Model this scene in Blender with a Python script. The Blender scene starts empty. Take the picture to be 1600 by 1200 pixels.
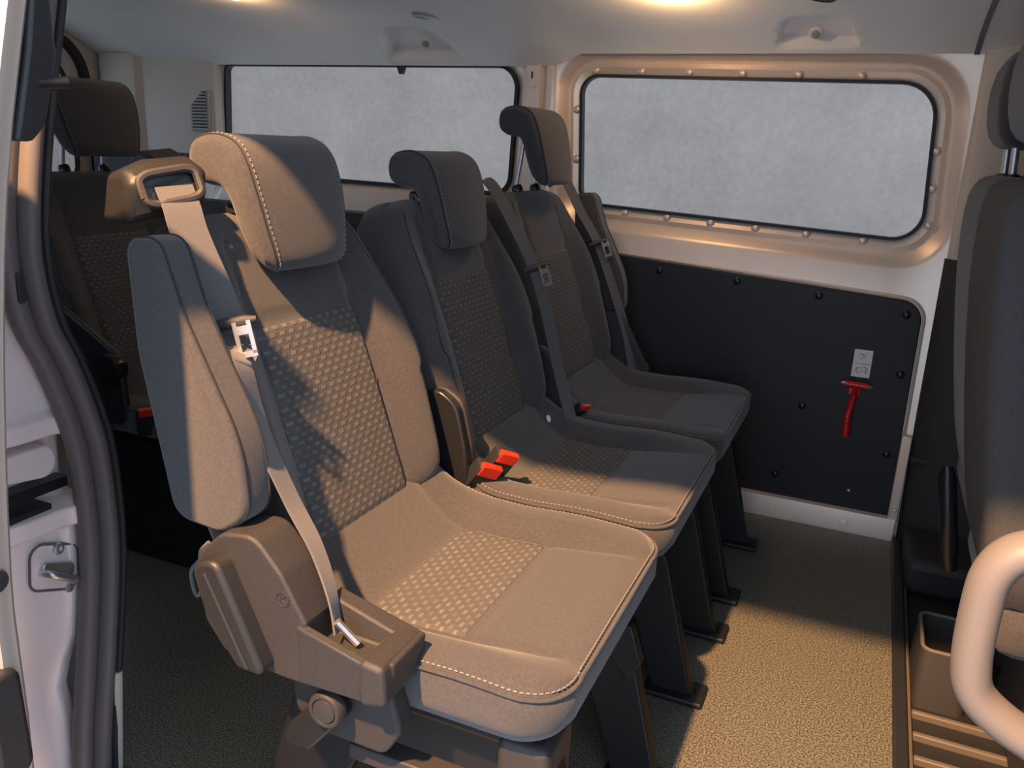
import bpy, math, random
from mathutils import Vector, Matrix
random.seed(7)
S = bpy.context.scene
COL = S.collection
PI = math.pi

# ------------------------------------------------------------------ camera
R = ((0.914249, 0.149662, -0.376497), (0.402790, -0.235530, 0.884469), (0.043696, -0.960274, -0.275615))
cd = bpy.data.cameras.new('camera'); cam = bpy.data.objects.new('camera', cd); COL.objects.link(cam)
ax = Vector((R[0][0], R[1][0], R[2][0])); ay = -Vector((R[0][1], R[1][1], R[2][1])); az = -Vector((R[0][2], R[1][2], R[2][2]))
cam.matrix_world = Matrix(((ax[0], ay[0], az[0], 0), (ax[1], ay[1], az[1], 0), (ax[2], ay[2], az[2], 1.0), (0, 0, 0, 1)))
cd.sensor_width = 36; cd.lens = 29.15; cd.clip_start = .02
S.camera = cam

# ------------------------------------------------------------------ world, lamp, exposure
w = bpy.data.worlds.new('world'); S.world = w; w.use_nodes = True
w.node_tree.nodes['Background'].inputs[0].default_value = (.80, 1.0, 1.30, 1)
w.node_tree.nodes['Background'].inputs[1].default_value = 1.5
ld = bpy.data.lights.new('workshop_spot', 'SPOT'); lamp = bpy.data.objects.new('workshop_spot', ld); COL.objects.link(lamp)
lamp.location = (-.68, -1.09, 3.30)
ld.energy = 2250; ld.color = (1.0, .54, .25); ld.spot_size = math.radians(30); ld.spot_blend = .12; ld.shadow_soft_size = .05
lamp.rotation_euler = (Vector((-.36, .95, .45)) - Vector(lamp.location)).to_track_quat('-Z', 'Y').to_euler()
S.view_settings.view_transform = 'Standard'; S.view_settings.look = 'None'
S.view_settings.exposure = 0.0; S.view_settings.gamma = 1.0; S.view_settings.use_curve_mapping = False

# ------------------------------------------------------------------ materials
def mat(name, col, rough=.6, metal=0, noise=0, nscale=40, bump=0, bscale=400, spec=.5, sheen=0, col2=None):
    m = bpy.data.materials.new(name); m.use_nodes = True
    nt = m.node_tree; b = nt.nodes['Principled BSDF']
    b.inputs['Base Color'].default_value = (*col, 1); b.inputs['Roughness'].default_value = rough
    b.inputs['Metallic'].default_value = metal; b.inputs['Specular IOR Level'].default_value = spec
    if sheen:
        b.inputs['Sheen Weight'].default_value = sheen; b.inputs['Sheen Roughness'].default_value = .5
    tc = nt.nodes.new('ShaderNodeTexCoord')
    if noise:
        n = nt.nodes.new('ShaderNodeTexNoise'); n.inputs['Scale'].default_value = nscale; n.inputs['Detail'].default_value = 4
        nt.links.new(tc.outputs['Object'], n.inputs['Vector'])
        r = nt.nodes.new('ShaderNodeValToRGB'); r.color_ramp.elements[0].position = .3; r.color_ramp.elements[1].position = .7
        c2 = col2 or [min(1, c * (1 + noise)) for c in col]
        r.color_ramp.elements[0].color = (*[c * (1 - noise) for c in col], 1) if not col2 else (*col, 1)
        r.color_ramp.elements[1].color = (*c2, 1)
        nt.links.new(n.outputs['Fac'], r.inputs['Fac']); nt.links.new(r.outputs['Color'], b.inputs['Base Color'])
    if bump:
        n2 = nt.nodes.new('ShaderNodeTexNoise'); n2.inputs['Scale'].default_value = bscale; n2.inputs['Detail'].default_value = 2
        nt.links.new(tc.outputs['Object'], n2.inputs['Vector'])
        bp = nt.nodes.new('ShaderNodeBump'); bp.inputs['Strength'].default_value = bump; bp.inputs['Distance'].default_value = .002
        nt.links.new(n2.outputs['Fac'], bp.inputs['Height']); nt.links.new(bp.outputs['Normal'], b.inputs['Normal'])
    return m
def pattern_mat(name, base, dash):
    m = mat(name, base, .95, bump=0); nt = m.node_tree; b = nt.nodes['Principled BSDF']
    uv = nt.nodes.new('ShaderNodeUVMap'); uv.uv_map = 'UVMap'
    br = nt.nodes.new('ShaderNodeTexBrick'); br.offset = .5
    br.inputs['Scale'].default_value = 1; br.inputs['Brick Width'].default_value = .01; br.inputs['Row Height'].default_value = .0102
    br.inputs['Mortar Size'].default_value = .0029; br.inputs['Mortar Smooth'].default_value = .35
    br.inputs['Color1'].default_value = (*dash, 1); br.inputs['Color2'].default_value = (*[c * .72 for c in dash], 1); br.inputs['Mortar'].default_value = (*base, 1)
    mp = nt.nodes.new('ShaderNodeMapping'); mp.inputs['Scale'].default_value = (.5, 1, 1)
    nt.links.new(uv.outputs['UV'], mp.inputs['Vector']); nt.links.new(mp.outputs['Vector'], br.inputs['Vector'])
    n = nt.nodes.new('ShaderNodeTexNoise'); n.inputs['Scale'].default_value = 900; n.inputs['Detail'].default_value = 2
    nt.links.new(uv.outputs['UV'], n.inputs['Vector'])
    mx = nt.nodes.new('ShaderNodeMix'); mx.data_type = 'RGBA'; mx.blend_type = 'MULTIPLY'; mx.inputs['Factor'].default_value = .55
    nt.links.new(br.outputs['Color'], mx.inputs['A']); nt.links.new(n.outputs['Color'], mx.inputs['B'])
    ga = nt.nodes.new('ShaderNodeMix'); ga.data_type = 'RGBA'; ga.blend_type = 'MIX'; ga.inputs['Factor'].default_value = .35
    nt.links.new(mx.outputs['Result'], ga.inputs['A']); nt.links.new(br.outputs['Color'], ga.inputs['B'])
    nt.links.new(ga.outputs['Result'], b.inputs['Base Color'])
    bp = nt.nodes.new('ShaderNodeBump'); bp.inputs['Strength'].default_value = .6; bp.inputs['Distance'].default_value = .0012; bp.invert = True
    nt.links.new(br.outputs['Fac'], bp.inputs['Height']); nt.links.new(bp.outputs['Normal'], b.inputs['Normal'])
    return m
def glass_mat():
    m = bpy.data.materials.new('window_glass'); m.use_nodes = True; nt = m.node_tree
    for n in list(nt.nodes):
        if n.type != 'OUTPUT_MATERIAL': nt.nodes.remove(n)
    out = [n for n in nt.nodes if n.type == 'OUTPUT_MATERIAL'][0]
    t = nt.nodes.new('ShaderNodeBsdfTransparent'); g = nt.nodes.new('ShaderNodeBsdfGlossy'); g.inputs['Roughness'].default_value = .05
    t.inputs['Color'].default_value = (.96, .97, .98, 1)
    mx = nt.nodes.new('ShaderNodeMixShader'); mx.inputs['Fac'].default_value = .006
    nt.links.new(t.outputs[0], mx.inputs[1]); nt.links.new(g.outputs[0], mx.inputs[2]); nt.links.new(mx.outputs[0], out.inputs['Surface'])
    return m
def emit_mat(name, col, s):
    m = mat(name, col, .4); b = m.node_tree.nodes['Principled BSDF']
    b.inputs['Emission Color'].default_value = (*col, 1); b.inputs['Emission Strength'].default_value = s
    return m
M = dict(
    fabric=mat('charcoal_fabric', (.066, .062, .062), .95, noise=.16, nscale=260, bump=.35, bscale=1500, spec=.2, sheen=.25),
    pattern=pattern_mat('checked_fabric', (.100, .095, .091), (.190, .176, .163)),
    seam=mat('seam_thread_dark', (.02, .02, .02), .9), thread=mat('pale_thread', (.20, .18, .165), .8),
    webbing=mat('belt_webbing', (.098, .094, .095), .75, noise=.12, nscale=500, bump=.3, bscale=1200, sheen=.3),
    chrome=mat('bright_steel', (.62, .61, .60), .38, .9), black=mat('black_plastic', (.02, .02, .021), .45, bump=.15, bscale=900),
    gblack=mat('glossy_black_plastic', (.016, .016, .018), .25), grey=mat('grained_grey_plastic', (.036, .033, .032), .5, noise=.1, nscale=200, bump=.35, bscale=1100),
    red=mat('red_plastic', (.75, .035, .012), .35), hred=mat('hammer_red_plastic', (.55, .012, .022), .35),
    paint=mat('silver_paint', (.84, .70, .585), .36, .42, noise=.04, nscale=8), lav=mat('lilac_silver_paint', (.88, .77, .77), .36, .12, noise=.05, nscale=6),
    trim=mat('beige_grey_trim', (.58, .51, .43), .75, bump=.15, bscale=900), headliner=mat('headliner_cloth', (.80, .76, .71), .62, noise=.05, nscale=3, bump=.12, bscale=1300),
    dtrim=mat('dark_grey_trim', (.032, .029, .028), .6, bump=.3, bscale=900), rubber=mat('black_rubber', (.018, .018, .02), .6), seal=mat('door_seal_rubber', (.13, .115, .115), .5),
    panel=mat('black_board_panel', (.012, .012, .014), .55, bump=.2, bscale=700), white=mat('white_sticker', (.75, .72, .70), .5),
    ink=mat('grey_ink', (.12, .12, .13), .6), concrete=mat('grey_concrete', (.365, .295, .236), .9, noise=1, nscale=1.6, col2=(.44, .355, .284), bump=.2, bscale=25),
    screed=mat('pale_floor_screed', (.62, .60, .57), .8, noise=.1, nscale=1.5),
    leg=mat('dark_frame_steel', (.009, .009, .009), .5), legb=mat('brown_grey_frame_cover', (.035, .030, .028), .55), handle=mat('beige_grab_plastic', (.17, .15, .135), .5, bump=.12, bscale=800),
    seatback=mat('grey_seat_back_cloth', (.070, .067, .066), .9, noise=.15, nscale=300, bump=.3, bscale=1400), grille=mat('grille_beige', (.40, .37, .32), .7),
    dooredge=mat('door_edge_paint', (.50, .42, .36), .35, .2),
    rib=mat('tread_rib', (.13, .11, .085), .5), glass=glass_mat(), lampglow=emit_mat('warm_lamp_lens', (1, .62, .28), 14), lens=mat('grey_lens', (.30, .30, .29), .3),
)
def floor_mat():
    m = mat('speckled_vinyl_floor', (.085, .075, .06), .42, spec=.5); nt = m.node_tree; b = nt.nodes['Principled BSDF']
    tc = nt.nodes.new('ShaderNodeTexCoord')
    v = nt.nodes.new('ShaderNodeTexNoise'); v.inputs['Scale'].default_value = 300; v.inputs['Detail'].default_value = 2
    nt.links.new(tc.outputs['Object'], v.inputs['Vector'])
    r = nt.nodes.new('ShaderNodeValToRGB'); e = r.color_ramp.elements
    e[0].position = .40; e[0].color = (.052, .048, .036, 1); e[1].position = .66; e[1].color = (.25, .235, .165, 1)
    nt.links.new(v.outputs['Fac'], r.inputs['Fac']); nt.links.new(r.outputs['Color'], b.inputs['Base Color'])
    bp = nt.nodes.new('ShaderNodeBump'); bp.inputs['Strength'].default_value = .25; bp.inputs['Distance'].default_value = .0015
    nt.links.new(v.outputs['Fac'], bp.inputs['Height']); nt.links.new(bp.outputs['Normal'], b.inputs['Normal'])
    return m
M['floor'] = floor_mat()
def concrete_grain():
    nt = M['concrete'].node_tree; b = nt.nodes['Principled BSDF']; src = b.inputs['Base Color'].links[0].from_socket
    tc = nt.nodes.new('ShaderNodeTexCoord'); n = nt.nodes.new('ShaderNodeTexNoise'); n.inputs['Scale'].default_value = 26; n.inputs['Detail'].default_value = 5
    nt.links.new(tc.outputs['Object'], n.inputs['Vector'])
    r = nt.nodes.new('ShaderNodeValToRGB'); r.color_ramp.elements[0].position = .3; r.color_ramp.elements[1].position = .7
    r.color_ramp.elements[0].color = (.86, .86, .86, 1); r.color_ramp.elements[1].color = (1.0, 1.0, 1.0, 1)
    mx = nt.nodes.new('ShaderNodeMix'); mx.data_type = 'RGBA'; mx.blend_type = 'MULTIPLY'; mx.inputs['Factor'].default_value = 1
    nt.links.new(n.outputs['Fac'], r.inputs['Fac']); nt.links.new(src, mx.inputs['A']); nt.links.new(r.outputs['Color'], mx.inputs['B']); nt.links.new(mx.outputs['Result'], b.inputs['Base Color'])
concrete_grain()

# ------------------------------------------------------------------ mesh helpers
WL = {}
def thing(name, label, cat, loc, group=None):
    o = bpy.data.objects.new(name, None); COL.objects.link(o); o.location = loc; o.empty_display_size = .05
    o['label'] = label; o['category'] = cat
    if group: o['group'] = group
    WL[o.name] = Vector(loc); return o
def tag(o, label, cat, group=None):
    o['label'] = label; o['category'] = cat
    if group: o['group'] = group
    return o
def ob(name, V, F, m, parent=None, smooth=True, bevel=0, sub=0, uv=None, kind=None, sharp=40, label=None):
    V = [Vector(v) for v in V]
    lo = Vector([min(v[i] for v in V) for i in range(3)]); hi = Vector([max(v[i] for v in V) for i in range(3)])
    c = Vector(((lo.x + hi.x) / 2, (lo.y + hi.y) / 2, lo.z))
    me = bpy.data.meshes.new(name); me.from_pydata([v - c for v in V], [], F); me.validate()
    me.materials.append(M[m] if isinstance(m, str) else m)
    if uv:
        L = me.uv_layers.new(name='UVMap')
        for p in me.polygons:
            for li in p.loop_indices: L.data[li].uv = uv[me.loops[li].vertex_index]
    import bmesh
    bm = bmesh.new(); bm.from_mesh(me); bmesh.ops.recalc_face_normals(bm, faces=bm.faces); bm.to_mesh(me); bm.free()
    if smooth:
        for p in me.polygons: p.use_smooth = True
        if not sub: me.set_sharp_from_angle(angle=math.radians(sharp))
    o = bpy.data.objects.new(name, me); COL.objects.link(o)
    pw = Vector((0, 0, 0))
    if parent is not None:
        o.parent = parent; pw = WL[parent.name]
    o.location = c - pw; WL[o.name] = c
    if bevel:
        b = o.modifiers.new('bevel', 'BEVEL'); b.width = bevel; b.segments = 3; b.limit_method = 'ANGLE'; b.angle_limit = math.radians(35)
    if sub:
        s = o.modifiers.new('sub', 'SUBSURF'); s.levels = sub; s.render_levels = sub
    if kind: o['kind'] = kind
    if label: o['label'] = label
    return o
def struct(*a, **k):
    return ob(*a, kind='structure', **k)
class MB:
    def __init__(s): s.V = []; s.F = []
    def add(s, V, F):
        n = len(s.V); s.V += [Vector(v) for v in V]; s.F += [[i + n for i in f] for f in F]; return s
    def box(s, lo, hi, rot=None, piv=None):
        V = [Vector((x, y, z)) for x in (lo[0], hi[0]) for y in (lo[1], hi[1]) for z in (lo[2], hi[2])]
        if rot:
            piv = Vector(piv) if piv else sum(V, Vector()) / 8
            V = [rot @ (v - piv) + piv for v in V]
        return s.add(V, [(0, 1, 3, 2), (4, 6, 7, 5), (0, 4, 5, 1), (2, 3, 7, 6), (0, 2, 6, 4), (1, 5, 7, 3)])
    def prism(s, pts, f0, f1):          # pts 2d, f0 / f1 map a 2d point to the two faces
        n = len(pts); V = [f0(p) for p in pts] + [f1(p) for p in pts]
        F = [list(range(n)), list(range(2 * n - 1, n - 1, -1))] + [(i, (i + 1) % n, n + (i + 1) % n, n + i) for i in range(n)]
        return s.add(V, F)
    def xz(s, pts, y0, y1): return s.prism(pts, lambda p: (p[0], y0, p[1]), lambda p: (p[0], y1, p[1]))
    def yz(s, pts, x0, x1): return s.prism(pts, lambda p: (x0, p[0], p[1]), lambda p: (x1, p[0], p[1]))
    def xy(s, pts, z0, z1): return s.prism(pts, lambda p: (p[0], p[1], z0), lambda p: (p[0], p[1], z1))
    def loft(s, rings, cap=True, close=True):
        n = len(rings[0]); V = [v for r in rings for v in r]; F = []
        for k in range(len(rings) - 1):
            for i in range(n if close else n - 1):
                j = (i + 1) % n; F.append((k * n + i, k * n + j, (k + 1) * n + j, (k + 1) * n + i))
        if cap: F += [list(range(n)), list(range(len(V) - 1, len(V) - n - 1, -1))]
        return s.add(V, F)
    def tube(s, path, r, n=10, cap=True):
        path = [Vector(p) for p in path]; rings = []
        up = None
        for i, p in enumerate(path):
            t = (path[min(i + 1, len(path) - 1)] - path[max(i - 1, 0)]).normalized()
            if up is None:
                up = Vector((0, 0, 1)) if abs(t.z) < .9 else Vector((1, 0, 0))
            a = t.cross(up).normalized(); up = a.cross(t).normalized()
            rr = r[i] if isinstance(r, list) else r
            rx, ry = rr if isinstance(rr, (list, tuple)) else (rr, rr)
            rings.append([p + a * math.cos(2 * PI * k / n) * rx + up * math.sin(2 * PI * k / n) * ry for k in range(n)])
        return s.loft(rings, cap)
    def ribbon(s, path, wd, width, th=.0016):      # wd: width direction (one or per point)
        path = [Vector(p) for p in path]; rings = []
        for i, p in enumerate(path):
            t = (path[min(i + 1, len(path) - 1)] - path[max(i - 1, 0)]).normalized()
            d = Vector(wd[i] if isinstance(wd, list) else wd); d = (d - t * d.dot(t)).normalized(); n = t.cross(d)
            W = (width[i] if isinstance(width, list) else width) / 2
            rings.append([p + d * W + n * th, p - d * W + n * th, p - d * W - n * th, p + d * W - n * th])
        return s.loft(rings)
    def disc(s, c, ax, r, prof, n=20):   # lathe: prof = [(radius factor, height)]
        c = Vector(c); ax = Vector(ax).normalized(); u = ax.orthogonal().normalized(); v = ax.cross(u)
        rx, ry = r if isinstance(r, tuple) else (r, r)
        return s.loft([[c + ax * h + u * math.cos(2 * PI * k / n) * q * rx + v * math.sin(2 * PI * k / n) * q * ry for k in range(n)] for q, h in prof])
    def ob(s, name, m, parent=None, **k): return ob(name, s.V, s.F, m, parent, **k)
def spline(pts, n=6):
    pts = [Vector(p) for p in pts]; out = []
    P = [pts[0] * 2 - pts[1]] + pts + [pts[-1] * 2 - pts[-2]]
    for i in range(1, len(P) - 2):
        for k in range(n):
            t = k / n; a, b, c, d = P[i - 1], P[i], P[i + 1], P[i + 2]
            out.append(.5 * ((2 * b) + (c - a) * t + (2 * a - 5 * b + 4 * c - d) * t * t + (3 * b - a - 3 * c + d) * t ** 3))
    out.append(pts[-1]); return out
def lerp_tab(tab, x):
    if x <= tab[0][0]: return tab[0][1]
    for (x0, y0), (x1, y1) in zip(tab, tab[1:]):
        if x <= x1:
            t = (x - x0) / (x1 - x0); return y0 + (y1 - y0) * t
    return tab[-1][1]
def sm(t): t = max(0, min(1, t)); return t * t * (3 - 2 * t)
def rquad(C, r, n=7):        # rounded polygon, corners C as 2d (counter-clockwise or not), n points per corner
    out = []; N = len(C)
    rs = r if isinstance(r, (list, tuple)) else [r] * N
    for i in range(N):
        p = Vector(C[i]); a = Vector(C[i - 1]) - p; b = Vector(C[(i + 1) % N]) - p
        a.normalize(); b.normalize(); ang = a.angle(b); d = rs[i] / math.tan(ang / 2)
        ctr = p + (a + b).normalized() * (rs[i] / math.sin(ang / 2)); s0 = p + a * d - ctr; s1 = p + b * d - ctr
        th = s0.angle(s1)
        for k in range(n):
            t = k / (n - 1)
            v = (s0 * math.sin((1 - t) * th) + s1 * math.sin(t * th)) / math.sin(th) if th > 1e-4 else s0.lerp(s1, t)
            out.append(tuple(ctr + v))
    return out
def grow(C, d):              # offset a polygon outwards by d
    N = len(C); area = sum(C[i][0] * C[(i + 1) % N][1] - C[(i + 1) % N][0] * C[i][1] for i in range(N)); s = 1 if area > 0 else -1
    out = []
    for i in range(N):
        p = Vector(C[i]); a = (p - Vector(C[i - 1])).normalized(); b = (Vector(C[(i + 1) % N]) - p).normalized()
        na = Vector((a.y, -a.x)) * s; nb = Vector((b.y, -b.x)) * s; m = (na + nb); m = m / m.dot(na)
        out.append(tuple(p + m * d))
    return out
def padded(bs, wf, hf, mapf, sides, nj=56):
    """pad surface: rows bs, half width wf(b), height hf(a, b, w); sides = [(inset, height)] rings below the border"""
    ts = []
    for j in range(nj + 1):
        t = -1 + 2 * j / nj; ts.append(.55 * t + .45 * math.sin(t * PI / 2))
    P = [[(t * wf(b), b, 0) for t in ts] for b in bs]
    P = [[(a, b, hf(a, b, wf(b))) for a, b, _ in row] for row in P]
    ni = len(bs); nc = nj + 1
    V = [mapf(*p) for row in P for p in row]
    F = [(i * nc + j, i * nc + j + 1, (i + 1) * nc + j + 1, (i + 1) * nc + j) for i in range(ni - 1) for j in range(nj)]
    bd = [(0, j) for j in range(nc)] + [(i, nj) for i in range(1, ni)] + [(ni - 1, j) for j in range(nj - 1, -1, -1)] + [(i, 0) for i in range(ni - 2, 0, -1)]
    prev = [i * nc + j for i, j in bd]; bm_ = (bs[0] + bs[-1]) / 2; hl = abs(bs[-1] - bs[0]) / 2
    W0 = max(wf(b) for b in bs)
    for ins, hh in sides:
        st = len(V)
        for i, j in bd:
            a, b, h = P[i][j]
            V.append(mapf(a * (1 - ins / W0), bm_ + (b - bm_) * (1 - ins / hl), hh if not callable(hh) else hh(a, b, h)))
        cur = list(range(st, st + len(bd))); n = len(bd)
        F += [(prev[k], prev[(k + 1) % n], cur[(k + 1) % n], cur[k]) for k in range(n)]
        prev = cur
    F.append(prev)
    return V, F, [P[i][j] for i, j in bd]
def stitches(path, m, name, parent, step=.0075, ln=.0048, r=.0011):
    path = [Vector(p) for p in path]; mb = MB(); acc = 0
    for p, q in zip(path, path[1:]):
        L = (q - p).length
        while acc < L:
            t = (q - p).normalized(); c = p.lerp(q, acc / L); mb.tube([c - t * ln / 2, c + t * ln / 2], r, 5); acc += step
        acc -= L
    return mb.ob(name, m, parent)

# ================================================================== SETTING
YW = 2.372
# --- surroundings of the van
struct('floor_workshop', [(-9, -7, -.45), (6, -7, -.45), (6, 7, -.45), (-9, 7, -.45)], [(0, 1, 2, 3)], 'screed')
MB().box((-9, 7.0, -.45), (6, 7.2, 4.5)).ob('wall_workshop', 'concrete', kind='structure')
MB().box((-9.2, .2, -.45), (-9.0, 7.2, 4.5)).ob('wall_workshop_rear', 'concrete', kind='structure')

# --- floor of the load area
MB().box((-2.66, .80, -.05), (.160, 2.40, 0)).ob('floor', 'floor', kind='structure', smooth=False)
MB().box((-2.66, .74, -.12), (.30, .80, -.004)).ob('trim_1', 'dtrim', kind='structure', bevel=.006)
# front edge strip of the floor, and the ribbed tread in front of it
t = struct('trim_2', MB().box((.160, .80, -.06), (.186, 2.36, .008)).V, MB().box((0, 0, 0), (1, 1, 1)).F, 'black', bevel=.004)
MB().box((.186, .72, -.09), (1.2, 2.40, -.03))  .ob('floor_cab', 'black', kind='structure')

# --- ceiling (headliner) with two scooped recesses
prof = [(.66, 1.302), (.71, 1.312), (.80, 1.328), (1.1, 1.36), (1.5, 1.37), (1.85, 1.358), (2.05, 1.340), (2.17, 1.322), (2.25, 1.305), (2.31, 1.287), (2.345, 1.270), (2.362, 1.258)]
PP = [(p.x, p.y) for p in spline([(a, b, 0) for a, b in prof], 6)]
def ceil_z(x, y):
    return None
def recess(x, y):
    d = 0
    for x0, y0, wx, wy in ((-.21, 2.36, .100, .165), (-1.33, 2.36, .135, .17)):
        v = (y0 - y) / wy
        u = abs(x - x0) / (wx * (1 - .30 * max(0, min(1, v))))
        q = (u ** 5 + max(0, v) ** 5) ** .2
        d = max(d, .034 * (1 - sm((q - .84) / .20)))
    return d * (1 - sm((y - 2.328) / .028))
xs = []
x = -2.66
while x < 1.3:
    xs.append(x); x += .012 if (-.36 < x < -.06 or -1.52 < x < -1.14) else .05
V = []; F = []
for x in xs:
    for (y, z) in PP:
        k = sm((y - 2.1) / .26)
        drop = .034 * k * sm((-.86 - x) / .05)
        V.append((x, y + recess(x, y) * .3, z - drop + recess(x, y) * .75))
n = len(PP)
F = [(i * n + j, i * n + j + 1, (i + 1) * n + j + 1, (i + 1) * n + j) for i in range(len(xs) - 1) for j in range(n - 1)]
ceiling = struct('ceiling', V, F, 'headliner')
# outer roof skin with the door header rail
MB().yz([(.56, 1.40), (.64, 1.317), (.66, 1.318), (.80, 1.345), (1.5, 1.40), (2.2, 1.355), (2.46, 1.25), (2.46, 1.42), (1.5, 1.47), (.62, 1.43), (.55, 1.42)], -2.72, 1.3).ob('roof_skin', 'lav', kind='structure')
# seam between two headliner sections near the front
seamp = [(.150, y, z - .001) for y, z in PP if y > 1.7]
MB().ribbon(seamp, (1, 0, 0), .012, .002).ob('trim_3', 'seal', kind='structure')

# --- far side wall
def wall_ring(loops, ys):        # loops of (x, z) with equal counts
    mb = MB(); mb.loft([[(p[0], y, p[1]) for p in L] for L, y in zip(loops, ys)], cap=False); return mb
A = [(-.842, 1.200), (.078, 1.190), (.100, .812), (-.822, .850)]       # front window, clear opening (top left, top right, bottom right, bottom left)
def RQ(C, rr): return rquad(C, rr, 9)
rA = [.045, .085, .065, .045]
o0 = RQ(A, rA); o1 = RQ(grow(A, .008), [r + .008 for r in rA]); o2 = RQ(grow(A, .027), [r + .024 for r in rA]); o3 = RQ(grow(A, .040), [r + .034 for r in rA])
o4 = RQ(grow(A, .066), [r + .052 for r in rA]); o5 = RQ(grow(A, .078), [r + .06 for r in rA])
outer = RQ([(-.93, 1.31), (.182, 1.31), (.182, 0), (-.93, 0)], .002)
wf_ = struct('wall_far', wall_ring([o2, o3, o4, o5, outer], [YW + .022, YW + .034, YW + .008, YW, YW]).V, wall_ring([o2, o3, o4, o5, outer], [0, 0, 0, 0, 0]).F, 'paint')
win1 = thing('window_1', 'x', 'x', (-.37, YW, .83)); del win1['label']; del win1['category']; win1['kind'] = 'structure'
wall_ring([o1, o2], [YW + .030, YW + .022]).ob('window_flange', 'paint', win1)
mb = MB(); mb.loft([[(p[0], y, p[1]) for p in L] for L, y in ((o0, YW + .020), (o1, YW + .020), (o1, YW + .045), (o0, YW + .045), (o0, YW + .020))], cap=False)
mb.ob('window_seal', 'rubber', win1)
MB().xz(o1, YW + .034, YW + .039).ob('window_pane', 'glass', win1, smooth=False)
fl = grow(A, .018)
def along(p, q, fr): return [(p[0] + (q[0] - p[0]) * t, p[1] + (q[1] - p[1]) * t) for t in fr]
dm = along(fl[0], fl[1], (.06, .20, .34, .49, .64, .80)) + along(fl[1], fl[2], (.42, .64, .86)) + along(fl[3], fl[2], (.04, .16, .29, .42, .55, .69, .84)) + along(fl[0], fl[3], (.28, .64))
for (x, z) in dm:
    MB().disc((x, YW + .026, z), (0, -1, 0), (.013, .012), [(1, 0), (.85, .004), (.5, .0075), (.12, .0085)], 14).ob('spot_dimple', 'paint', win1)
# rear window
B = [(-2.135, 1.222), (-1.045, 1.222), (-1.06, .862), (-2.150, .875)]
rB = [.02, .06, .05, .04]
q0 = RQ(B, rB); q1 = RQ(grow(B, .010), [r + .01 for r in rB]); q2 = RQ(grow(B, .030), [r + .02 for r in rB])
outB = RQ([(-2.66, 1.275), (-1.005, 1.275), (-1.005, 0), (-2.66, 0)], .002)
wr_ = wall_ring([q1, q2, outB], [YW + .02, YW, YW]); wr_.ob('wall_far_rear', 'paint', kind='structure')
win2 = thing('window_2', 'x', 'x', (-1.6, YW, .86)); del win2['label']; del win2['category']; win2['kind'] = 'structure'
mb = MB(); mb.loft([[(p[0], y, p[1]) for p in L] for L, y in ((q0, YW + .008), (q1, YW + .008), (q1, YW + .035), (q0, YW + .035), (q0, YW + .008))], cap=False)
mb.ob('window_seal', 'rubber', win2)
MB().xz(q1, YW + .024, YW + .029).ob('window_pane', 'glass', win2, smooth=False)
MB().xz(rquad([(-1.448, 1.226), (-1.418, 1.226), (-1.428, 1.200), (-1.438, 1.200)], .004, 4), YW - .004, YW + .012).ob('seal_tab', 'rubber', win2)
# pillar between the windows
pil = thing('pillar', 'x', 'x', (-.96, YW, 0)); del pil['label']; del pil['category']; pil['kind'] = 'structure'
MB().xy([(-1.010, YW), (-1.004, YW - .012), (-.958, YW - .016), (-.950, YW + .004), (-.944, YW + .004), (-.938, YW - .010), (-.924, YW - .012), (-.915, YW), (-.915, YW + .05), (-1.01, YW + .05)], 0, 1.25).ob('pillar_body', 'paint', pil)
MB().xz(rquad([(-.992, 1.212), (-.972, 1.212), (-.972, 1.165), (-.992, 1.165)], .006, 4), YW - .020, YW - .010).ob('slot_plate', 'paint', pil)
MB().box((-.984, YW - .022, 1.190), (-.980, YW - .019, 1.209)).ob('slot', 'rubber', pil)
# lower black board and its press studs
pts = rquad([(-.92, .722), (.136, .658), (.142, .058), (-.92, .058)], [.01, .055, .004, .004], 8)
board = MB().xz(pts, YW - .012, YW - .001).ob('wall_lining', 'panel', kind='structure', bevel=.003)
edge = [(p[0], YW - .006, p[1] + .0) for p in rquad(grow([(-.92, .722), (.136, .658), (.142, .058), (-.92, .058)], .006), [.01, .06, .004, .004], 8)]
MB().tube(edge + [edge[0]], .004, 8).ob('lining_edge', 'paint', board)
for (x, z) in ((-.56, .674), (-.339, .667), (-.12, .650), (.099, .624), (.110, .464), (-.122, .339), (.111, .239), (-.168, .126)):
    MB().disc((x, YW - .012, z), (0, -1, 0), .011, [(1, 0), (.95, .003), (.6, .006), (.2, .007)], 16).ob('press_stud', 'gblack', board)
MB().disc((.032, YW - .012, .116), (0, -1, 0), .005, [(1, 0), (.8, .003), (.2, .004)], 10).ob('screw', 'chrome', board)
# sill strip at the foot of the wall
sill = MB().yz([(YW - .034, 0), (YW - .034, .010), (YW - .026, .060), (YW - .012, .064), (YW, .064), (YW, 0)], -.93, .160).ob('baseboard_far', 'paint', kind='structure')
for x in (-.162, .032):
    MB().disc((x, YW - .031, .026), (0, -1, .12), .012, [(1, 0), (.9, .0025), (.2, .003)], 16).ob('plug', 'paint', sill)
MB().box((.140, YW - .022, .05), (.166, YW - .004, .30)).ob('trim_4', 'paint', kind='structure', bevel=.003)
MB().disc((.155, YW - .026, .088), (0, -1, 0), .006, [(1, 0), (.8, .004), (.2, .005)], 10).ob('screw', 'paint', bpy.data.objects['trim_4'])

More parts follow.
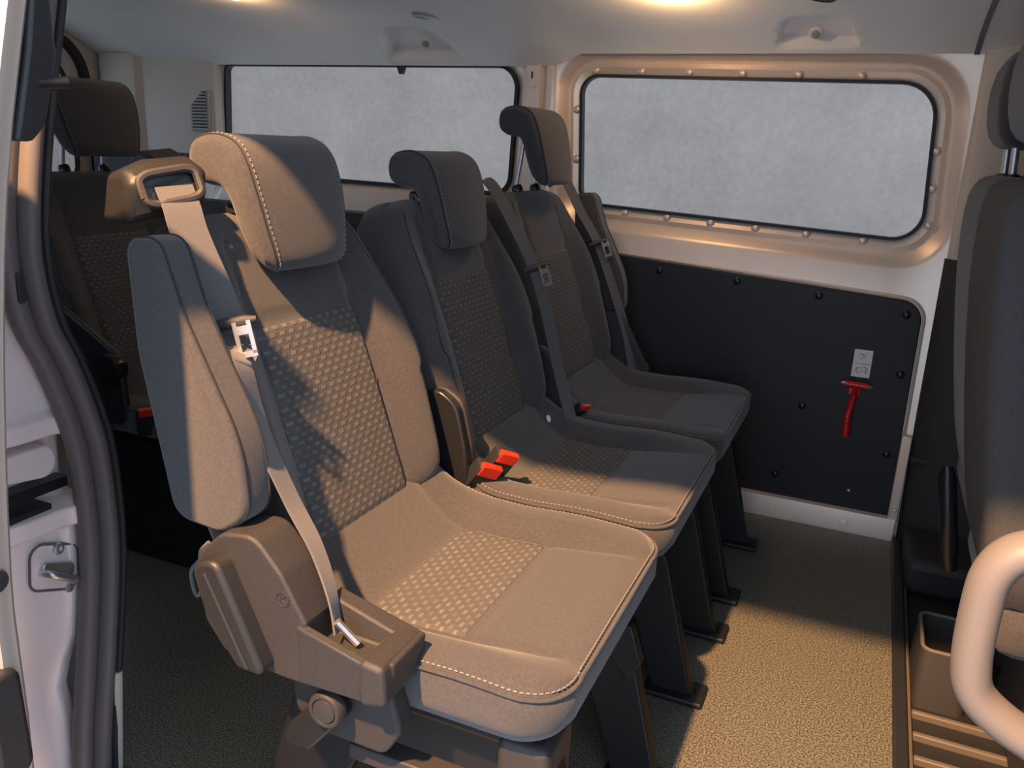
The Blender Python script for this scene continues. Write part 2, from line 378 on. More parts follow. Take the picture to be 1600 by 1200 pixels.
# front pillar trim on the far side
MB().xy([(.172, YW + .02), (.168, YW - .004), (.182, YW - .020), (.215, YW - .030), (.40, YW - .05), (.60, YW - .05), (.60, YW + .05), (.18, YW + .05)], .775, 1.32).ob('trim_5', 'trim', kind='structure', sharp=60)
mb = MB(); mb.loft([[(p[0] + dx, p[1], z) for p in [(.168, YW + .02), (.165, YW - .006), (.182, YW - .026), (.24, YW - .045), (.45, YW - .08), (.60, YW - .08), (.60, YW + .05), (.175, YW + .05)]] for z, dx in ((-.03, .006), (.35, .0), (.775, -.002))])
mb.ob('trim_6', 'dtrim', kind='structure', sharp=60)
MB().box((.185, 2.10, -.03), (.60, 2.33, .06)).ob('trim_7', 'dtrim', kind='structure', bevel=.02)
MB().box((.17, YW - .036, .235), (.60, YW - .020, .250)).ob('trim_8', 'dtrim', kind='structure', bevel=.003)
# closing panels beyond the frame, added to keep outside light out of the cab
MB().box((.60, YW - .02, -.1), (1.3, YW + .04, 1.36)).ob('wall_far_cab', 'trim', kind='structure')
MB().box((1.26, .6, -.1), (1.30, 2.42, 1.40)).ob('wall_front_blocker', 'dtrim', kind='structure')  # unseen solid panel added where a windscreen would let light in
MB().box((.34, .56, -.1), (1.3, .64, 1.36)).ob('wall_near_cab', 'dtrim', kind='structure')

# rear quarter trim with air grille
qt = thing('wall_rear_quarter', 'x', 'x', (-2.35, YW, .9)); del qt['label']; del qt['category']; qt['kind'] = 'structure'
MB().xy([(-2.64, 2.30), (-2.52, 2.300), (-2.49, 2.312), (-2.472, 2.335), (-2.19, 2.345), (-2.165, 2.352), (-2.15, YW + .01), (-2.64, YW + .02)], .925, 1.255).ob('quarter_panel', 'trim', qt, sharp=25)
MB().xy([(-2.64, 2.26), (-2.3, 2.27), (-1.3, 2.31), (-1.0, YW - .01), (-1.0, YW), (-2.64, YW)], 0, .77).ob('lower_lining', 'dtrim', qt)
MB().xy([(-2.64, 2.24), (-2.47, 2.30), (-2.14, 2.325), (-2.13, YW), (-2.64, YW)], .84, .924).ob('ledge', 'dtrim', qt)
gp = [(-2.262, 1.0), (-2.185, 1.0), (-2.180, 1.135), (-2.195, 1.140), (-2.262, 1.085)]
MB().xz(rquad(gp, .008, 4), 2.338, 2.350).ob('grille_plate', 'grille', qt, bevel=.002)
for k in range(12):
    z = 1.010 + k * .0106; x0 = -2.256 if z < 1.083 else -2.256 + (z - 1.083) * 1.05
    MB().box((x0, 2.328, z - .0028), (-2.192, 2.339, z + .0028)).ob('grille_slat', 'grille', qt, bevel=.001)
    MB().box((x0, 2.3365, z + .0029), (-2.192, 2.3385, z + .0077)).ob('grille_gap', 'rubber', qt)

# rear wall with the glazed tail door
rw = thing('wall_rear', 'x', 'x', (-2.66, 1.5, 0)); del rw['label']; del rw['category']; rw['kind'] = 'structure'
C = [(.95, 1.215), (2.165, 1.215), (2.195, .80), (.92, .80)]
def ring_yz(L, xs_): mb = MB(); mb.loft([[(x, p[0], p[1]) for p in l] for l, x in zip(L, xs_)], cap=False); return mb
c0 = RQ(C, .08); c1 = RQ(grow(C, .02), .10); c2 = RQ(grow(C, .075), .14); c3 = RQ(grow(C, .10), .16)
ring_yz([c1, c2], [-2.69, -2.68]).ob('tail_door_inner', 'trim', rw)
ring_yz([c0, c1, c1], [-2.672, -2.672, -2.70]).ob('tail_door_seal', 'rubber', rw)
ring_yz([c2, c2, c3, c3], [-2.69, -2.655, -2.655, -2.69]).ob('body_seal', 'rubber', rw)
ring_yz([c3, RQ([(.5, 1.42), (2.45, 1.42), (2.45, -.1), (.5, -.1)], .002)], [-2.665, -2.665]).ob('rear_frame', 'trim', rw)
MB().yz(c1, -2.70, -2.695).ob('window_pane', 'glass', rw, smooth=False)
MB().box((-2.69, 1.54, .78), (-2.655, 1.62, 1.24)).ob('door_split', 'trim', rw)

# --- near side: rear side wall, jamb with the seal
D = [(-2.14, 1.222), (-1.22, 1.222), (-1.22, .862), (-2.15, .875)]
d0 = RQ(D, .05); d1 = RQ(grow(D, .01), .06)
wn = wall_ring([d1, RQ([(-2.66, 1.36), (-1.12, 1.36), (-1.12, -.1), (-2.66, -.1)], .002)], [.69, .69]).ob('wall_near', 'dtrim', kind='structure')
so = wn.modifiers.new('thick', 'SOLIDIFY'); so.thickness = .05
win3 = thing('window_3', 'x', 'x', (-1.7, .68, .86)); del win3['label']; del win3['category']; win3['kind'] = 'structure'
mb = MB(); mb.loft([[(p[0], y, p[1]) for p in L] for L, y in ((d0, .70), (d1, .70), (d1, .66), (d0, .66), (d0, .70))], cap=False); mb.ob('window_seal', 'rubber', win3)
MB().xz(d1, .672, .677).ob('window_pane', 'glass', win3, smooth=False)
jamb = thing('wall_jamb', 'x', 'x', (-1.06, .75, 0)); del jamb['label']; del jamb['category']; jamb['kind'] = 'structure'
# sheet metal: loft of horizontal sections down the jamb (front face depth varies with the pressings)
secs = [(.90, -1.075, .79), (.86, -1.07, .785), (.74, -1.062, .755), (.70, -1.060, .775), (.64, -1.058, .800), (.605, -1.056, .805), (.598, -1.042, .806), (.572, -1.042, .806), (.562, -1.085, .806), (.462, -1.090, .806), (.456, -1.040, .806), (.428, -1.040, .806), (.421, -1.056, .806),
        (.30, -1.058, .800), (.24, -1.062, .796), (.20, -1.074, .784), (.15, -1.080, .772), (.10, -1.074, .774), (.02, -1.064, .77), (-.12, -1.062, .765)]
rings = []
for z, xf, ye in secs:
    rings.append([(xf - .10, .60, z), (xf - .022, .655, z), (xf - .004, .70, z), (xf, .73, z), (xf, ye - .035, z), (xf + .008, ye - .018, z), (xf + .004, ye, z), (xf - .02, ye + .02, z), (xf - .08, ye + .02, z)])
mb = MB(); mb.loft(rings); mb.ob('sheet_metal', 'lav', jamb, bevel=.004, sharp=30)
MB().yz(rquad([(.66, .556), (.777, .556), (.781, .505), (.66, .524)], [.004, .018, .022, .004], 6), -1.10, -1.050).ob('cover_block', 'lav', jamb, bevel=.003)
MB().box((-1.10, .67, .452), (-1.052, .765, .466)).ob('roller_rail', 'black', jamb, bevel=.002)
MB().box((-1.10, .67, .480), (-1.058, .80, .497)).ob('roller_rail', 'gblack', jamb, bevel=.002)
MB().yz([(.78, 1.27), (.84, 1.27), (.845, 1.15), (.825, 1.03), (.81, .90), (.80, .84), (.70, .84), (.70, 1.27)], -1.12, -1.045).ob('upper_jamb', 'dtrim', jamb)
# seal
sp = spline([(-1.0, .845, 1.25), (-1.0, .826, 1.155), (-1.0, .797, 1.036), (-1.0, .773, .916), (-1.0, .765, .83), (-1.0, .776, .745), (-1.0, .800, .685), (-1.0, .826, .60), (-1.0, .839, .52), (-1.0, .840, .379), (-1.0, .818, .221), (-1.0, .797, .10), (-1.0, .785, .0), (-1.0, .78, -.10)], 6)
MB().tube([p + Vector((-.012, -.018, 0)) for p in sp], (.0135, .0165), 12).ob('door_seal', 'seal', jamb)
MB().tube([p + Vector((-.030, -.038, 0)) for p in sp], (.016, .015), 12).ob('door_seal_lip', 'seal', jamb)
MB().tube([p + Vector((-.004, .000, 0)) for p in sp], .006, 8).ob('seal_edge', 'rubber', jamb)
stk = thing('door_striker', 'steel door striker loop on a rounded plate in the silver door frame', 'striker', (-1.052, .76, .33))
MB().yz(rquad([(.722, .418), (.797, .386), (.793, .312), (.714, .346)], .018, 6), -1.060, -1.051).ob('plate', 'lav', stk, bevel=.002)
MB().tube(spline([(-1.055, .734, .366), (-1.036, .736, .368), (-1.030, .744, .362), (-1.030, .768, .346), (-1.036, .776, .340), (-1.055, .778, .338)], 5), .006, 10).ob('loop', 'chrome', stk)
MB().yz(rquad([(.732, .385), (.785, .362), (.785, .340), (.732, .362)], .008, 4), -1.056, -1.044).ob('base_block', 'chrome', stk, bevel=.004)
rp = [(-1.0512, p[0], p[1]) for p in rquad([(.722, .418), (.797, .386), (.793, .312), (.714, .346)], .018, 6)]
MB().tube(rp + [rp[0]], .0022, 6).ob('plate_rim', 'seal', stk)
MB().disc((-1.051, .764, .397 - .004), (1, 0, 0), .009, [(1, 0), (.95, .005), (.6, .006), (.55, .003), (.1, .003)], 14).ob('screw', 'chrome', stk)
MB().disc((-1.051, .775, .322), (1, 0, 0), .007, [(1, 0), (.95, .004), (.1, .005)], 12).ob('screw', 'chrome', stk)
MB().yz(rquad([(.725, .815), (.757, .812), (.745, .79), (.725, .765)], .004, 4), -1.06, -1.012).ob('stop_wedge', 'legb', jamb, bevel=.002)
# inner sill moulding at the foot of the seal
MB().tube([(-1.0, .806, .17), (-1.002, .797, .06), (-1.004, .788, -.05)], (.007, .005), 8).ob('trim_9', 'trim', kind='structure')

# --- sliding door, slid back: only its leading edge shows
sd = thing('sliding_door', 'cream leading edge of the open sliding door at the left', 'door', (-.70, .45, -.2))
dtab = [(-.25, .42), (.0, .44), (.371, .460), (.50, .462), (.587, .464), (.773, .482), (.942, .507), (1.103, .546), (1.15, .561)]
rings = []
for z, y in [(p.x, p.y) for p in spline([(a, b, 0) for a, b in dtab], 3)]:
    rings.append([(-.70, y - .006, z), (-.706, y, z), (-.80, y + .002, z), (-1.75, y + .002, z), (-1.75, y - .07, z), (-.71, y - .07, z), (-.702, y - .066, z), (-.702, y - .028, z), (-.697, y - .024, z), (-.697, y - .018, z), (-.70, y - .012, z)])
mb = MB(); mb.loft(rings); mb.ob('door_shell', 'dooredge', sd, sharp=30)
mb = MB(); mb.loft([[(-.70, y0, z), (-.70, y1, z), (-.74, y1, z), (-.74, y0, z)] for z, y0, y1 in ((1.11, .546, .566), (1.06, .536, .566), (1.00, .520, .548), (.985, .516, .533))])
mb.ob('latch_housing', 'black', sd, bevel=.004)
MB().tube([(-.705, .545, 1.034), (-.700, .572, 1.037)], .006, 10).ob('latch_pin', 'gblack', sd)
for z, y in ((.485, .459), (.595, .462)):
    pass
MB().yz(rquad([(.415, .500), (.450, .505), (.453, .385), (.415, .375)], .015, 6), -.72, -.690).ob('rubber_buffer', 'rubber', sd, bevel=.006)
MB().disc((-.699, .443, .592), (1, 0, 0), .012, [(1, 0), (.9, .004), (.1, .005)], 16).ob('rubber_buffer', 'rubber', sd)

# ================================================================== SEATS
B0 = Vector((-.640, 0, .430)); DV = Vector((-.338, 0, .941)).normalized(); NV = Vector((DV.z, 0, -DV.x))
BL = .50
def back_w(b):
    k = b / BL
    w_ = lerp_tab([(0, .178), (.03, .205), (.08, .218), (.30, .228), (.38, .230), (.395, .226), (.43, .240), (.5, .238), (.62, .226), (.80, .208), (.90, .196), (.955, .180), (.985, .160), (1, .140)], k)
    return w_
def back_h(a, b, w_, top=BL):
    k = b / BL; aa = abs(a)
    h = .006 * math.sin(PI * k)
    bol = .030 * sm((aa - .118) / .07) * (1 - .75 * sm((k - .55) / .4)) * sm((k + .15) / .3)
    h += bol
    as_ = .120 - .006 * k
    h -= .006 * math.exp(-((aa - as_) / .006) ** 2) * (1 if k < .93 else 0)
    if aa < as_: h -= .004 * math.exp(-((b - .342) / .006) ** 2)
    r = .040
    q1 = max(0, 1 - (w_ - aa) / r); q2 = max(0, 1 - min(b + .004, BL - b + .004) / r)
    q = min(1, math.hypot(q1, q2)); h -= r * .9 * (1 - math.sqrt(max(0, 1 - q * q)))
    return h
CB = [-.672, -.655, -.635, -.615, -.595, -.575, -.56, -.545, -.53, -.51, -.49, -.47, -.45, -.43, -.415, -.405, -.395, -.38, -.36, -.34, -.32, -.305, -.292, -.281, -.272, -.264, -.258, -.253, -.249, -.246, -.2445, -.244]
def cush_w(b):
    w0 = .240 - .03 * sm((-.56 - b) / .1)
    u = max(0, (b + .302) / .0585)
    return w0 - .062 * (1 - math.sqrt(max(0, 1 - u * u)))
def cush_h(a, b, w_):
    aa = abs(a)
    z = lerp_tab([(-.672, .478), (-.64, .447), (-.605, .413), (-.575, .395), (-.55, .389), (-.48, .387), (-.40, .392), (-.33, .402), (-.28, .408), (-.244, .408)], b)
    z += .026 * sm((aa - .145) / .05) * (1 - .8 * sm((b + .42) / .17)) * (1 - .3 * sm((-.55 - b) / .1))
    z -= .005 * math.exp(-((aa - .150) / .006) ** 2) * (1 if b < -.27 else 0)
    if aa < .15: z -= .003 * math.exp(-((b + .405) / .006) ** 2) + .004 * math.exp(-((b + .562) / .008) ** 2)
    r = .030
    q1 = max(0, 1 - (w_ - aa) / r); q2 = max(0, 1 - (-.242 - b) / r)
    q = min(1, math.hypot(q1, q2)); z -= .012 * (1 - math.sqrt(max(0, 1 - q * q)))
    return z
def sub_panel(a0, a1, b0, b1, hf, wf, mapf, off=.0016, na=36, nb=44):
    V = []; UV = []
    for i in range(nb + 1):
        b = b0 + (b1 - b0) * i / nb
        for j in range(na + 1):
            t = j / na; lo = a0(b); hi = a1(b); a = lo + (hi - lo) * t
            e = min(min(t, 1 - t) * na, min(i, nb - i)); o_ = off if e > 0 else -.001
            V.append(mapf(a, b, hf(a, b, wf(b)) + o_)); UV.append((a + 1, b + 2))
    n_ = na + 1
    F = [(i * n_ + j, i * n_ + j + 1, (i + 1) * n_ + j + 1, (i + 1) * n_ + j) for i in range(nb) for j in range(na)]
    return V, F, UV
HP = [(-.845, .991), (-.853, .970), (-.849, .946), (-.830, .933), (-.802, .929), (-.789, .911), (-.779, .872), (-.768, .841), (-.750, .823), (-.735, .822), (-.727, .838), (-.733, .880), (-.744, .930), (-.758, .970), (-.778, .992), (-.812, 1.000)]
_c = [Vector((x, z, 0)) for x, z in HP]
HS = []
for i_ in range(len(_c)):
    a_, b_, c_, d_ = _c[i_ - 1], _c[i_], _c[(i_ + 1) % len(_c)], _c[(i_ + 2) % len(_c)]
    for k_ in range(5):
        t_ = k_ / 5
        HS.append(.5 * ((2 * b_) + (c_ - a_) * t_ + (2 * a_ - 5 * b_ + 4 * c_ - d_) * t_ * t_ + (3 * b_ - a_ - 3 * c_ + d_) * t_ ** 3))
HNRM = []
for i_ in range(len(HS)):
    t_ = (HS[(i_ + 1) % len(HS)] - HS[i_ - 1]).normalized(); HNRM.append(Vector((t_.y, -t_.x, 0)))
if sum(HS[i_].x * HS[(i_ + 1) % len(HS)].y - HS[(i_ + 1) % len(HS)].x * HS[i_].y for i_ in range(len(HS))) < 0: HNRM = [-n_ for n_ in HNRM]
def headrest(parent, dx, yc, dz, lab=None, ws=1.0):
    W = .107 * ws; r = .017; rings = []
    def wfac(z): return lerp_tab([(.82, .76), (.84, .83), (.88, .92), (.93, .985), (.97, 1), (1.0, .975)], z)
    st = [-W] + [-W + r * (1 - math.cos(a)) for a in (.35, .7, 1.05, 1.35)] + [-W + r] + [(-W + r) * (1 - k / 5) for k in range(1, 5)]
    st = st + [0] + [-v for v in reversed(st)]
    def pt(i, y, off=0):
        d = max(0, abs(y) - (W - r)); ins = r * (1 - math.sqrt(max(0, 1 - (d / r) ** 2))) * .95 - off
        p = HS[i] - HNRM[i] * ins
        return (p.x + dx - .014 * (y / W) ** 2, yc + y * wfac(HS[i].y), p.y + dz)
    for y in st: rings.append([pt(i, y) for i in range(len(HS))])
    mb = MB(); mb.loft(rings); h = mb.ob('headrest', 'fabric', parent, sharp=70, label=lab)
    for sgn in (-1, 1):
        idx = list(range(44, 80))
        path = [pt(i, sgn * (W - r * .55), .0004) for i in idx]
        MB().tube(path, .0013, 6).ob('headrest_seam', 'seam', h)
        stitches([Vector(pt(i, sgn * (W - r * .85), .0006)) for i in idx], 'thread', 'headrest_stitching', h, r=.0009)
        ys_ = yc + sgn * .058
        MB().tube([(-.806 + dx, ys_, .950 + dz), (-.812 + dx, ys_, .93 + dz), (-.836 + dx, ys_, .86)], .0055, 12).ob('headrest_post', 'chrome', h)
        MB().disc((-.824 + dx, ys_, .893), (-.3, 0, 1), .014, [(1, 0), (1, .010), (.8, .016), (.45, .017)], 16).ob('post_collar', 'gblack', h)
    return h
def seat_part(parent, dx, yc, lift, ws=1.0):
    off = Vector((dx, yc, 0))
    mapb = lambda a, b, h: B0 + off + DV * b + NV * h + Vector((0, a, 0))
    bs = [0, .004, .010, .018, .028, .04] + [.04 + .42 * i / 44 for i in range(1, 45)] + [.470, .478, .486, .492, .497, .5]
    V, F, bd = padded(bs, back_w, back_h, mapb, [(-.002, lambda a, b, h: h - .02), (0, -.075), (.012, -.095), (.05, -.105)])
    bk = ob('backrest', V, F, 'fabric', parent, sharp=60)
    V, F, UV = sub_panel(lambda b: -.121 + .006 * b / BL, lambda b: .117 - .006 * b / BL, .012, .338, back_h, back_w, mapb)
    ob('backrest_centre_panel', V, F, 'pattern', bk, uv=UV, label='finely checked centre panel')
    for sgn in (-1, 1):
        p = [mapb(sgn * (back_w(b) - .030), b, back_h(back_w(b) - .030, b, back_w(b)) + .0005) for b in [i * .01 for i in range(4, 48)]]
        stitches(p, 'seam', 'backrest_stitching', bk, step=.0065)
    mapc = lambda a, b, h: Vector((b + dx, yc + a, h))
    V, F, bd = padded(CB, cush_w, cush_h, mapc, [(-.004, lambda a, b, h: h - .012), (-.004, .360), (.010, .336), (.040, .322)])
    cu = ob('cushion', V, F, 'fabric', parent, sharp=60)
    V, F, UV = sub_panel(lambda b: -.147, lambda b: .147, -.558, -.408, cush_h, cush_w, mapc, nb=30)
    ob('cushion_centre_panel', V, F, 'pattern', cu, uv=UV, label='finely checked centre panel')
    loop = [Vector(mapc(*p)) for p in bd if p[1] > -.60]
    # order: right side front -> left (bd goes rear row, +a side, front, -a side)
    path = [p + (p - Vector((-.45 + dx, yc, p.z))).normalized() * .003 for p in loop]
    path.sort(key=lambda p: math.atan2(p.y - yc, p.x - dx + .60))
    MB().tube(path, .0022, 6).ob('cushion_piping', 'fabric', cu)
    stitches([p + (Vector((-.45 + dx, yc, p.z)) - p).normalized() * .006 + Vector((0, 0, .0052)) for p in path], 'thread', 'cushion_stitching', cu, r=.0012)
    headrest(parent, dx, yc, lift, None, ws)
    return bk, cu
def armrest(parent, ys, yo, flip=1):
    """folded-up armrest: profile in x-z, rounded across y between yi and yo"""
    prof = rquad([(-.780, .882), (-.730, .886), (-.700, .800), (-.626, .660), (-.618, .570), (-.660, .542), (-.732, .548), (-.774, .75)], [.018, .024, .2, .2, .040, .03, .030, .2], 6)
    c = Vector((-.70, .70)); rings = []
    for t in (0, .02, .10, .25, .5, .75, .90, .98, 1):
        s = lerp_tab([(0, .90), (.02, .95), (.10, .985), (.25, 1), (.75, 1), (.90, .985), (.98, .95), (1, .90)], t)
        rings.append([(c.x + (p[0] - c.x) * s, ys + (yo - ys) * t, c.y + (p[1] - c.y) * (1 - (1 - s) * .35)) for p in prof])
    mb = MB(); mb.loft(rings); a = mb.ob('armrest', 'fabric', parent, sharp=70)
    for tt in (.12, .88):
        ring = [(c.x + (p[0] - c.x) * .993, ys + (yo - ys) * tt, c.y + (p[1] - c.y) * .997) for p in prof]
        MB().tube(ring + [ring[0]], .0016, 6).ob('armrest_seam', 'seam', a)
    return a
def tongue(parent, p, d, wdir, s=1):
    """belt tongue: dark plastic bar across the belt and a steel loop hanging from it"""
    p = Vector(p); d = Vector(d).normalized(); wv = Vector(wdir); wv = (wv - d * wv.dot(d)).normalized(); n = d.cross(wv)
    mb = MB(); mb.tube([p - wv * .036 * s, p - wv * .02 * s, p + wv * .02 * s, p + wv * .036 * s], [(.004 * s, .004 * s), (.007 * s, .008 * s), (.007 * s, .008 * s), (.004 * s, .004 * s)], 10)
    t = mb.ob('belt_tongue', 'grey', parent)
    q = p + wv * .016 * s + n * (.007 if n.y < 0 else -.007)
    lp = [q + wv * x * s + d * z * s for x, z in ((-.010, .0), (-.010, .045), (.010, .045), (.010, .0))]
    MB().ribbon([lp[0], lp[1]], wv, .006 * s, .0012).ribbon([lp[3], lp[2]], wv, .006 * s, .0012).ribbon([lp[1] - wv * .003 * s, lp[2] + wv * .003 * s], d, .008 * s, .0012).ribbon([q - wv * .013 * s + d * .012 * s, q + wv * .013 * s + d * .012 * s], d, .012 * s, .0014).ob('steel_loop', 'chrome', t)
    return t
def buckle(parent, p, d, f, s=1, red='red'):
    """buckle box: top end p, pointing along d (upwards), face normal f"""
    p = Vector(p); d = Vector(d).normalized(); f = Vector(f); f = (f - d * f.dot(d)).normalized(); wv = d.cross(f)
    mb = MB(); L = .075 * s; hw_ = .019 * s; th = .011 * s
    mb.loft([[p - d * l + wv * sx * hw_ * k + f * sy * th * k for sx, sy in ((-1, -1), (1, -1), (1, 1), (-1, 1))] for l, k in ((0, .92), (.006 * s, 1), (L * .8, 1), (L, .8))])
    b = mb.ob('buckle', 'black', parent, bevel=.003)
    mb = MB(); mb.loft([[p - d * l + wv * sx * hw_ * .86 + f * (th * q) for sx, q in ((-1, .2), (1, .2), (1, 1.12), (-1, 1.12))] for l in (.016 * s, -.004 * s)])
    mb.ob('release_button', red, b, bevel=.002)
    return b
# ---------------------------------------------------------------- near single seat
YN, YM, YF = .985, 1.485, 1.975
near = thing('single_seat', 'charcoal single seat with folded armrest nearest the open door', 'seat', (-.50, YN, 0))
seat_part(near, 0, YN, 0)
armrest(near, .690, .738)
# shoulder belt guide
g = MB().loft([[(-.905, .770, .885), (-.845, .752, .885), (-.830, .752, .935), (-.850, .758, .952), (-.895, .775, .945)],
    [(-.905, .80, .885), (-.818, .785, .895), (-.812, .785, .950), (-.845, .79, .966), (-.895, .80, .950)],
    [(-.905, .85, .885), (-.795, .842, .900), (-.790, .842, .955), (-.83, .85, .972), (-.895, .86, .950)]]).ob('belt_guide', 'black', near, bevel=.010)
def guide_pt(u, v):      # u along the slot, v up; front face of the guide
    o_ = Vector((-.822, .770, .910)); U = Vector((.032, .060, .013)); Vv = Vector((-.014, .0, .036)); return o_ + U * u + Vv * v
lp = [guide_pt(u, v) for u, v in rquad([(0, 0), (1, 0), (1, 1), (0, 1)], .25, 5)]
MB().tube([p + Vector((.010, -.010, 0)) for p in lp + [lp[0]]], .0055, 8).ob('guide_frame', 'grey', g)
mb = MB(); mb.add([p + Vector((.004, -.004, 0)) for p in lp], [list(range(len(lp)))]); mb.ob('guide_slot', 'gblack', g)
# belt
bp_ = spline([(-.805, .796, .934), (-.788, .790, .910), (-.772, .786, .875), (-.737, .786, .807), (-.710, .783, .753), (-.676, .758, .735), (-.645, .752, .651), (-.605, .752, .575), (-.562, .742, .525), (-.528, .724, .482), (-.512, .714, .440)], 6)
wd = []
for i in range(len(bp_)):
    t = i / (len(bp_) - 1); wd.append((.42, .90, .1) if t < .44 else (-.36, .92, 0))
bw = MB().ribbon(bp_, wd, [.046 if i < len(bp_) * .45 else (.046 - .018 * sm((i / len(bp_) - .55) / .4)) for i in range(len(bp_))], .0012).ob('belt_webbing', 'webbing', near)
tongue(near, (-.703, .772, .778), (.28, -.02, -1), (.85, .32, -.12), .9)
# recliner cover
hp = rquad([(-.690, .512), (-.648, .552), (-.600, .560), (-.562, .520), (-.530, .466), (-.530, .384), (-.567, .384), (-.648, .390), (-.680, .43)], [.03, .03, .03, .05, .004, .004, .02, .03, .03], 5)
hc = MB().xz(hp, .676, .738).ob('recliner_cover', 'grey', near, bevel=.014)
MB().xz(rquad([(-.676, .518), (-.636, .530), (-.572, .395), (-.612, .396), (-.655, .45)], [.018, .016, .008, .008, .03], 5), .652, .690)  .ob('recline_lever', 'black', hc, bevel=.006)
MB().tube([(-.652, .652, .512), (-.596, .652, .402)], .003, 6).ob('lever_edge', 'black', hc)
# belt anchor pocket: open tray in front of the cover
pk = MB(); pk.loft([[(x, y, z) for x, y, z in r_] for r_ in (
    [(-.540, .676, .385), (-.440, .676, .388), (-.424, .690, .392), (-.424, .760, .392), (-.540, .760, .385)],
    [(-.540, .672, .462), (-.440, .672, .438), (-.420, .690, .440), (-.420, .762, .440), (-.540, .762, .470)],
    [(-.533, .682, .463), (-.455, .682, .443), (-.448, .694, .442), (-.448, .738, .444), (-.533, .738, .468)],
    [(-.530, .690, .428), (-.470, .690, .425), (-.466, .700, .425), (-.466, .732, .425), (-.530, .732, .428)])])
pk.ob('belt_anchor_tray', 'grey', near, bevel=.003)
MB().tube([(-.508, .706, .460), (-.498, .712, .445), (-.485, .715, .432)], .005, 8).ob('anchor_hook', 'chrome', near)
MB().xz(rquad([(-.456, .446), (-.424, .442), (-.420, .395), (-.456, .386)], .008, 4), .670, .758).ob('tray_nose', 'grey', near, bevel=.006)
# lower bracket, knob and link
MB().xz(rquad([(-.585, .384), (-.440, .384), (-.425, .330), (-.448, .290), (-.55, .292), (-.578, .315)], .02, 4), .712, .745).ob('lower_bracket', 'legb', near, bevel=.006)
MB().xz(rquad([(-.508, .372), (-.488, .345), (-.545, .275), (-.590, .27), (-.570, .31)], .012, 4), .694, .712).ob('link_arm', 'leg', near, bevel=.004)
MB().disc((-.513, .697, .350), (0, -1, 0), .023, [(1, 0), (1, .010), (.9, .014), (.72, .014), (.68, .011), (.64, .014), (.1, .015)], 24).ob('pivot_cap', 'grey', near)
MB().tube(spline([(-.69, .70, .52), (-.705, .70, .50), (-.700, .70, .465), (-.715, .70, .44), (-.722, .70, .47), (-.708, .70, .49)], 5), .0025, 6).ob('pull_strap', 'webbing', near)
def seat_base(parent, yc, halves=(-.16, .16)):
    for s_ in halves:
        y = yc + s_
        MB().xz([(-.66, .31), (-.28, .31), (-.262, .27), (-.200, .03), (-.180, .0), (-.270, .0), (-.335, .20), (-.54, .20), (-.64, .0), (-.74, .0), (-.66, .24)], y - .014, y + .014).ob('leg', 'leg', parent, bevel=.004)
        MB().box((-.285, y - .035, 0), (-.170, y + .035, .012)).ob('foot_plate', 'leg', parent, bevel=.004)
        MB().box((-.76, y - .035, 0), (-.62, y + .035, .012)).ob('foot_plate', 'leg', parent, bevel=.004)
    MB().box((-.62, yc - .19, .285), (-.30, yc + .19, .325)).ob('seat_pan', 'leg', parent, bevel=.01)
    MB().tube([(-.60, yc + halves[0], .16), (-.60, yc + halves[1], .16)], .012, 10).ob('cross_tube', 'leg', parent)
seat_base(near, YN)
MB().box((-.330, .775, .0), (-.262, .870, .315)).ob('front_leg_cover', 'legb', near, bevel=.012)
MB().box((-.515, .735, .245), (-.335, .765, .268)).ob('front_rail', 'legb', near, bevel=.003)
MB().xz([(-.33, .30), (-.255, .30), (-.235, .24), (-.255, .20)], 1.11, 1.13).ob('side_gusset', 'leg', near, bevel=.003)
# buckles between the seats
# ---------------------------------------------------------------- double seat
dbl = thing('double_seat', 'charcoal double seat against the far wall, two headrests', 'seat', (-.50, (YM + YF) / 2, 0))
seat_part(dbl, 0, YM, -.016)
seat_part(dbl, 0, YF, .092)
armrest(dbl, YF + .240, YF + .300)
seat_base(dbl, YM, (-.08, .16)); seat_base(dbl, YF, (-.16, .14))
def belt(parent, pts, wdv, wid=.044):
    return MB().ribbon(spline(pts, 6), wdv, wid, .0012).ob('belt_webbing', 'webbing', parent)
belt(dbl, [(-.83, 1.66, .90), (-.79, 1.67, .925), (-.735, 1.675, .851), (-.675, 1.68, .745), (-.640, 1.69, .636), (-.612, 1.70, .524), (-.580, 1.69, .44), (-.56, 1.68, .40)], (.5, .8, .2), .029)
tongue(dbl, (-.668, 1.672, .748), (.34, 0, -1), (.65, .7, .0), .9)
belt(dbl, [(-.84, 2.16, .90), (-.80, 2.17, .922), (-.752, 2.19, .837), (-.700, 2.195, .758), (-.655, 2.20, .654), (-.600, 2.20, .518), (-.57, 2.19, .42)], (.5, .8, .2), .029)
tongue(dbl, (-.694, 2.190, .757), (.4, 0, -1), (.65, .7, .0), .9)
bd_ = Vector((.55, .0, .78)).normalized(); bf_ = Vector((.60, -.62, -.40)).normalized()
b1 = buckle(dbl, (-.572, 1.262, .452), bd_, bf_, 1.3)
MB().disc(Vector((-.572, 1.262, .452)) - bd_ * .055 + bf_ * .0145, bf_, (.006, .004), [(1, 0), (.9, .0008), (.6, .0008), (.5, .0002), (.1, .0002)], 14).ob('oval_mark', 'grey', b1)
buckle(dbl, (-.552, 1.292, .470), bd_, bf_, 1.2)
MB().ribbon([(-.60, 1.262, .39), (-.64, 1.262, .31)], (0, 1, 0), .03, .003).ob('buckle_stalk', 'black', dbl)
buckle(dbl, (-.555, 1.735, .440), (.55, -.1, .75), (.75, -.45, -.45), .85)
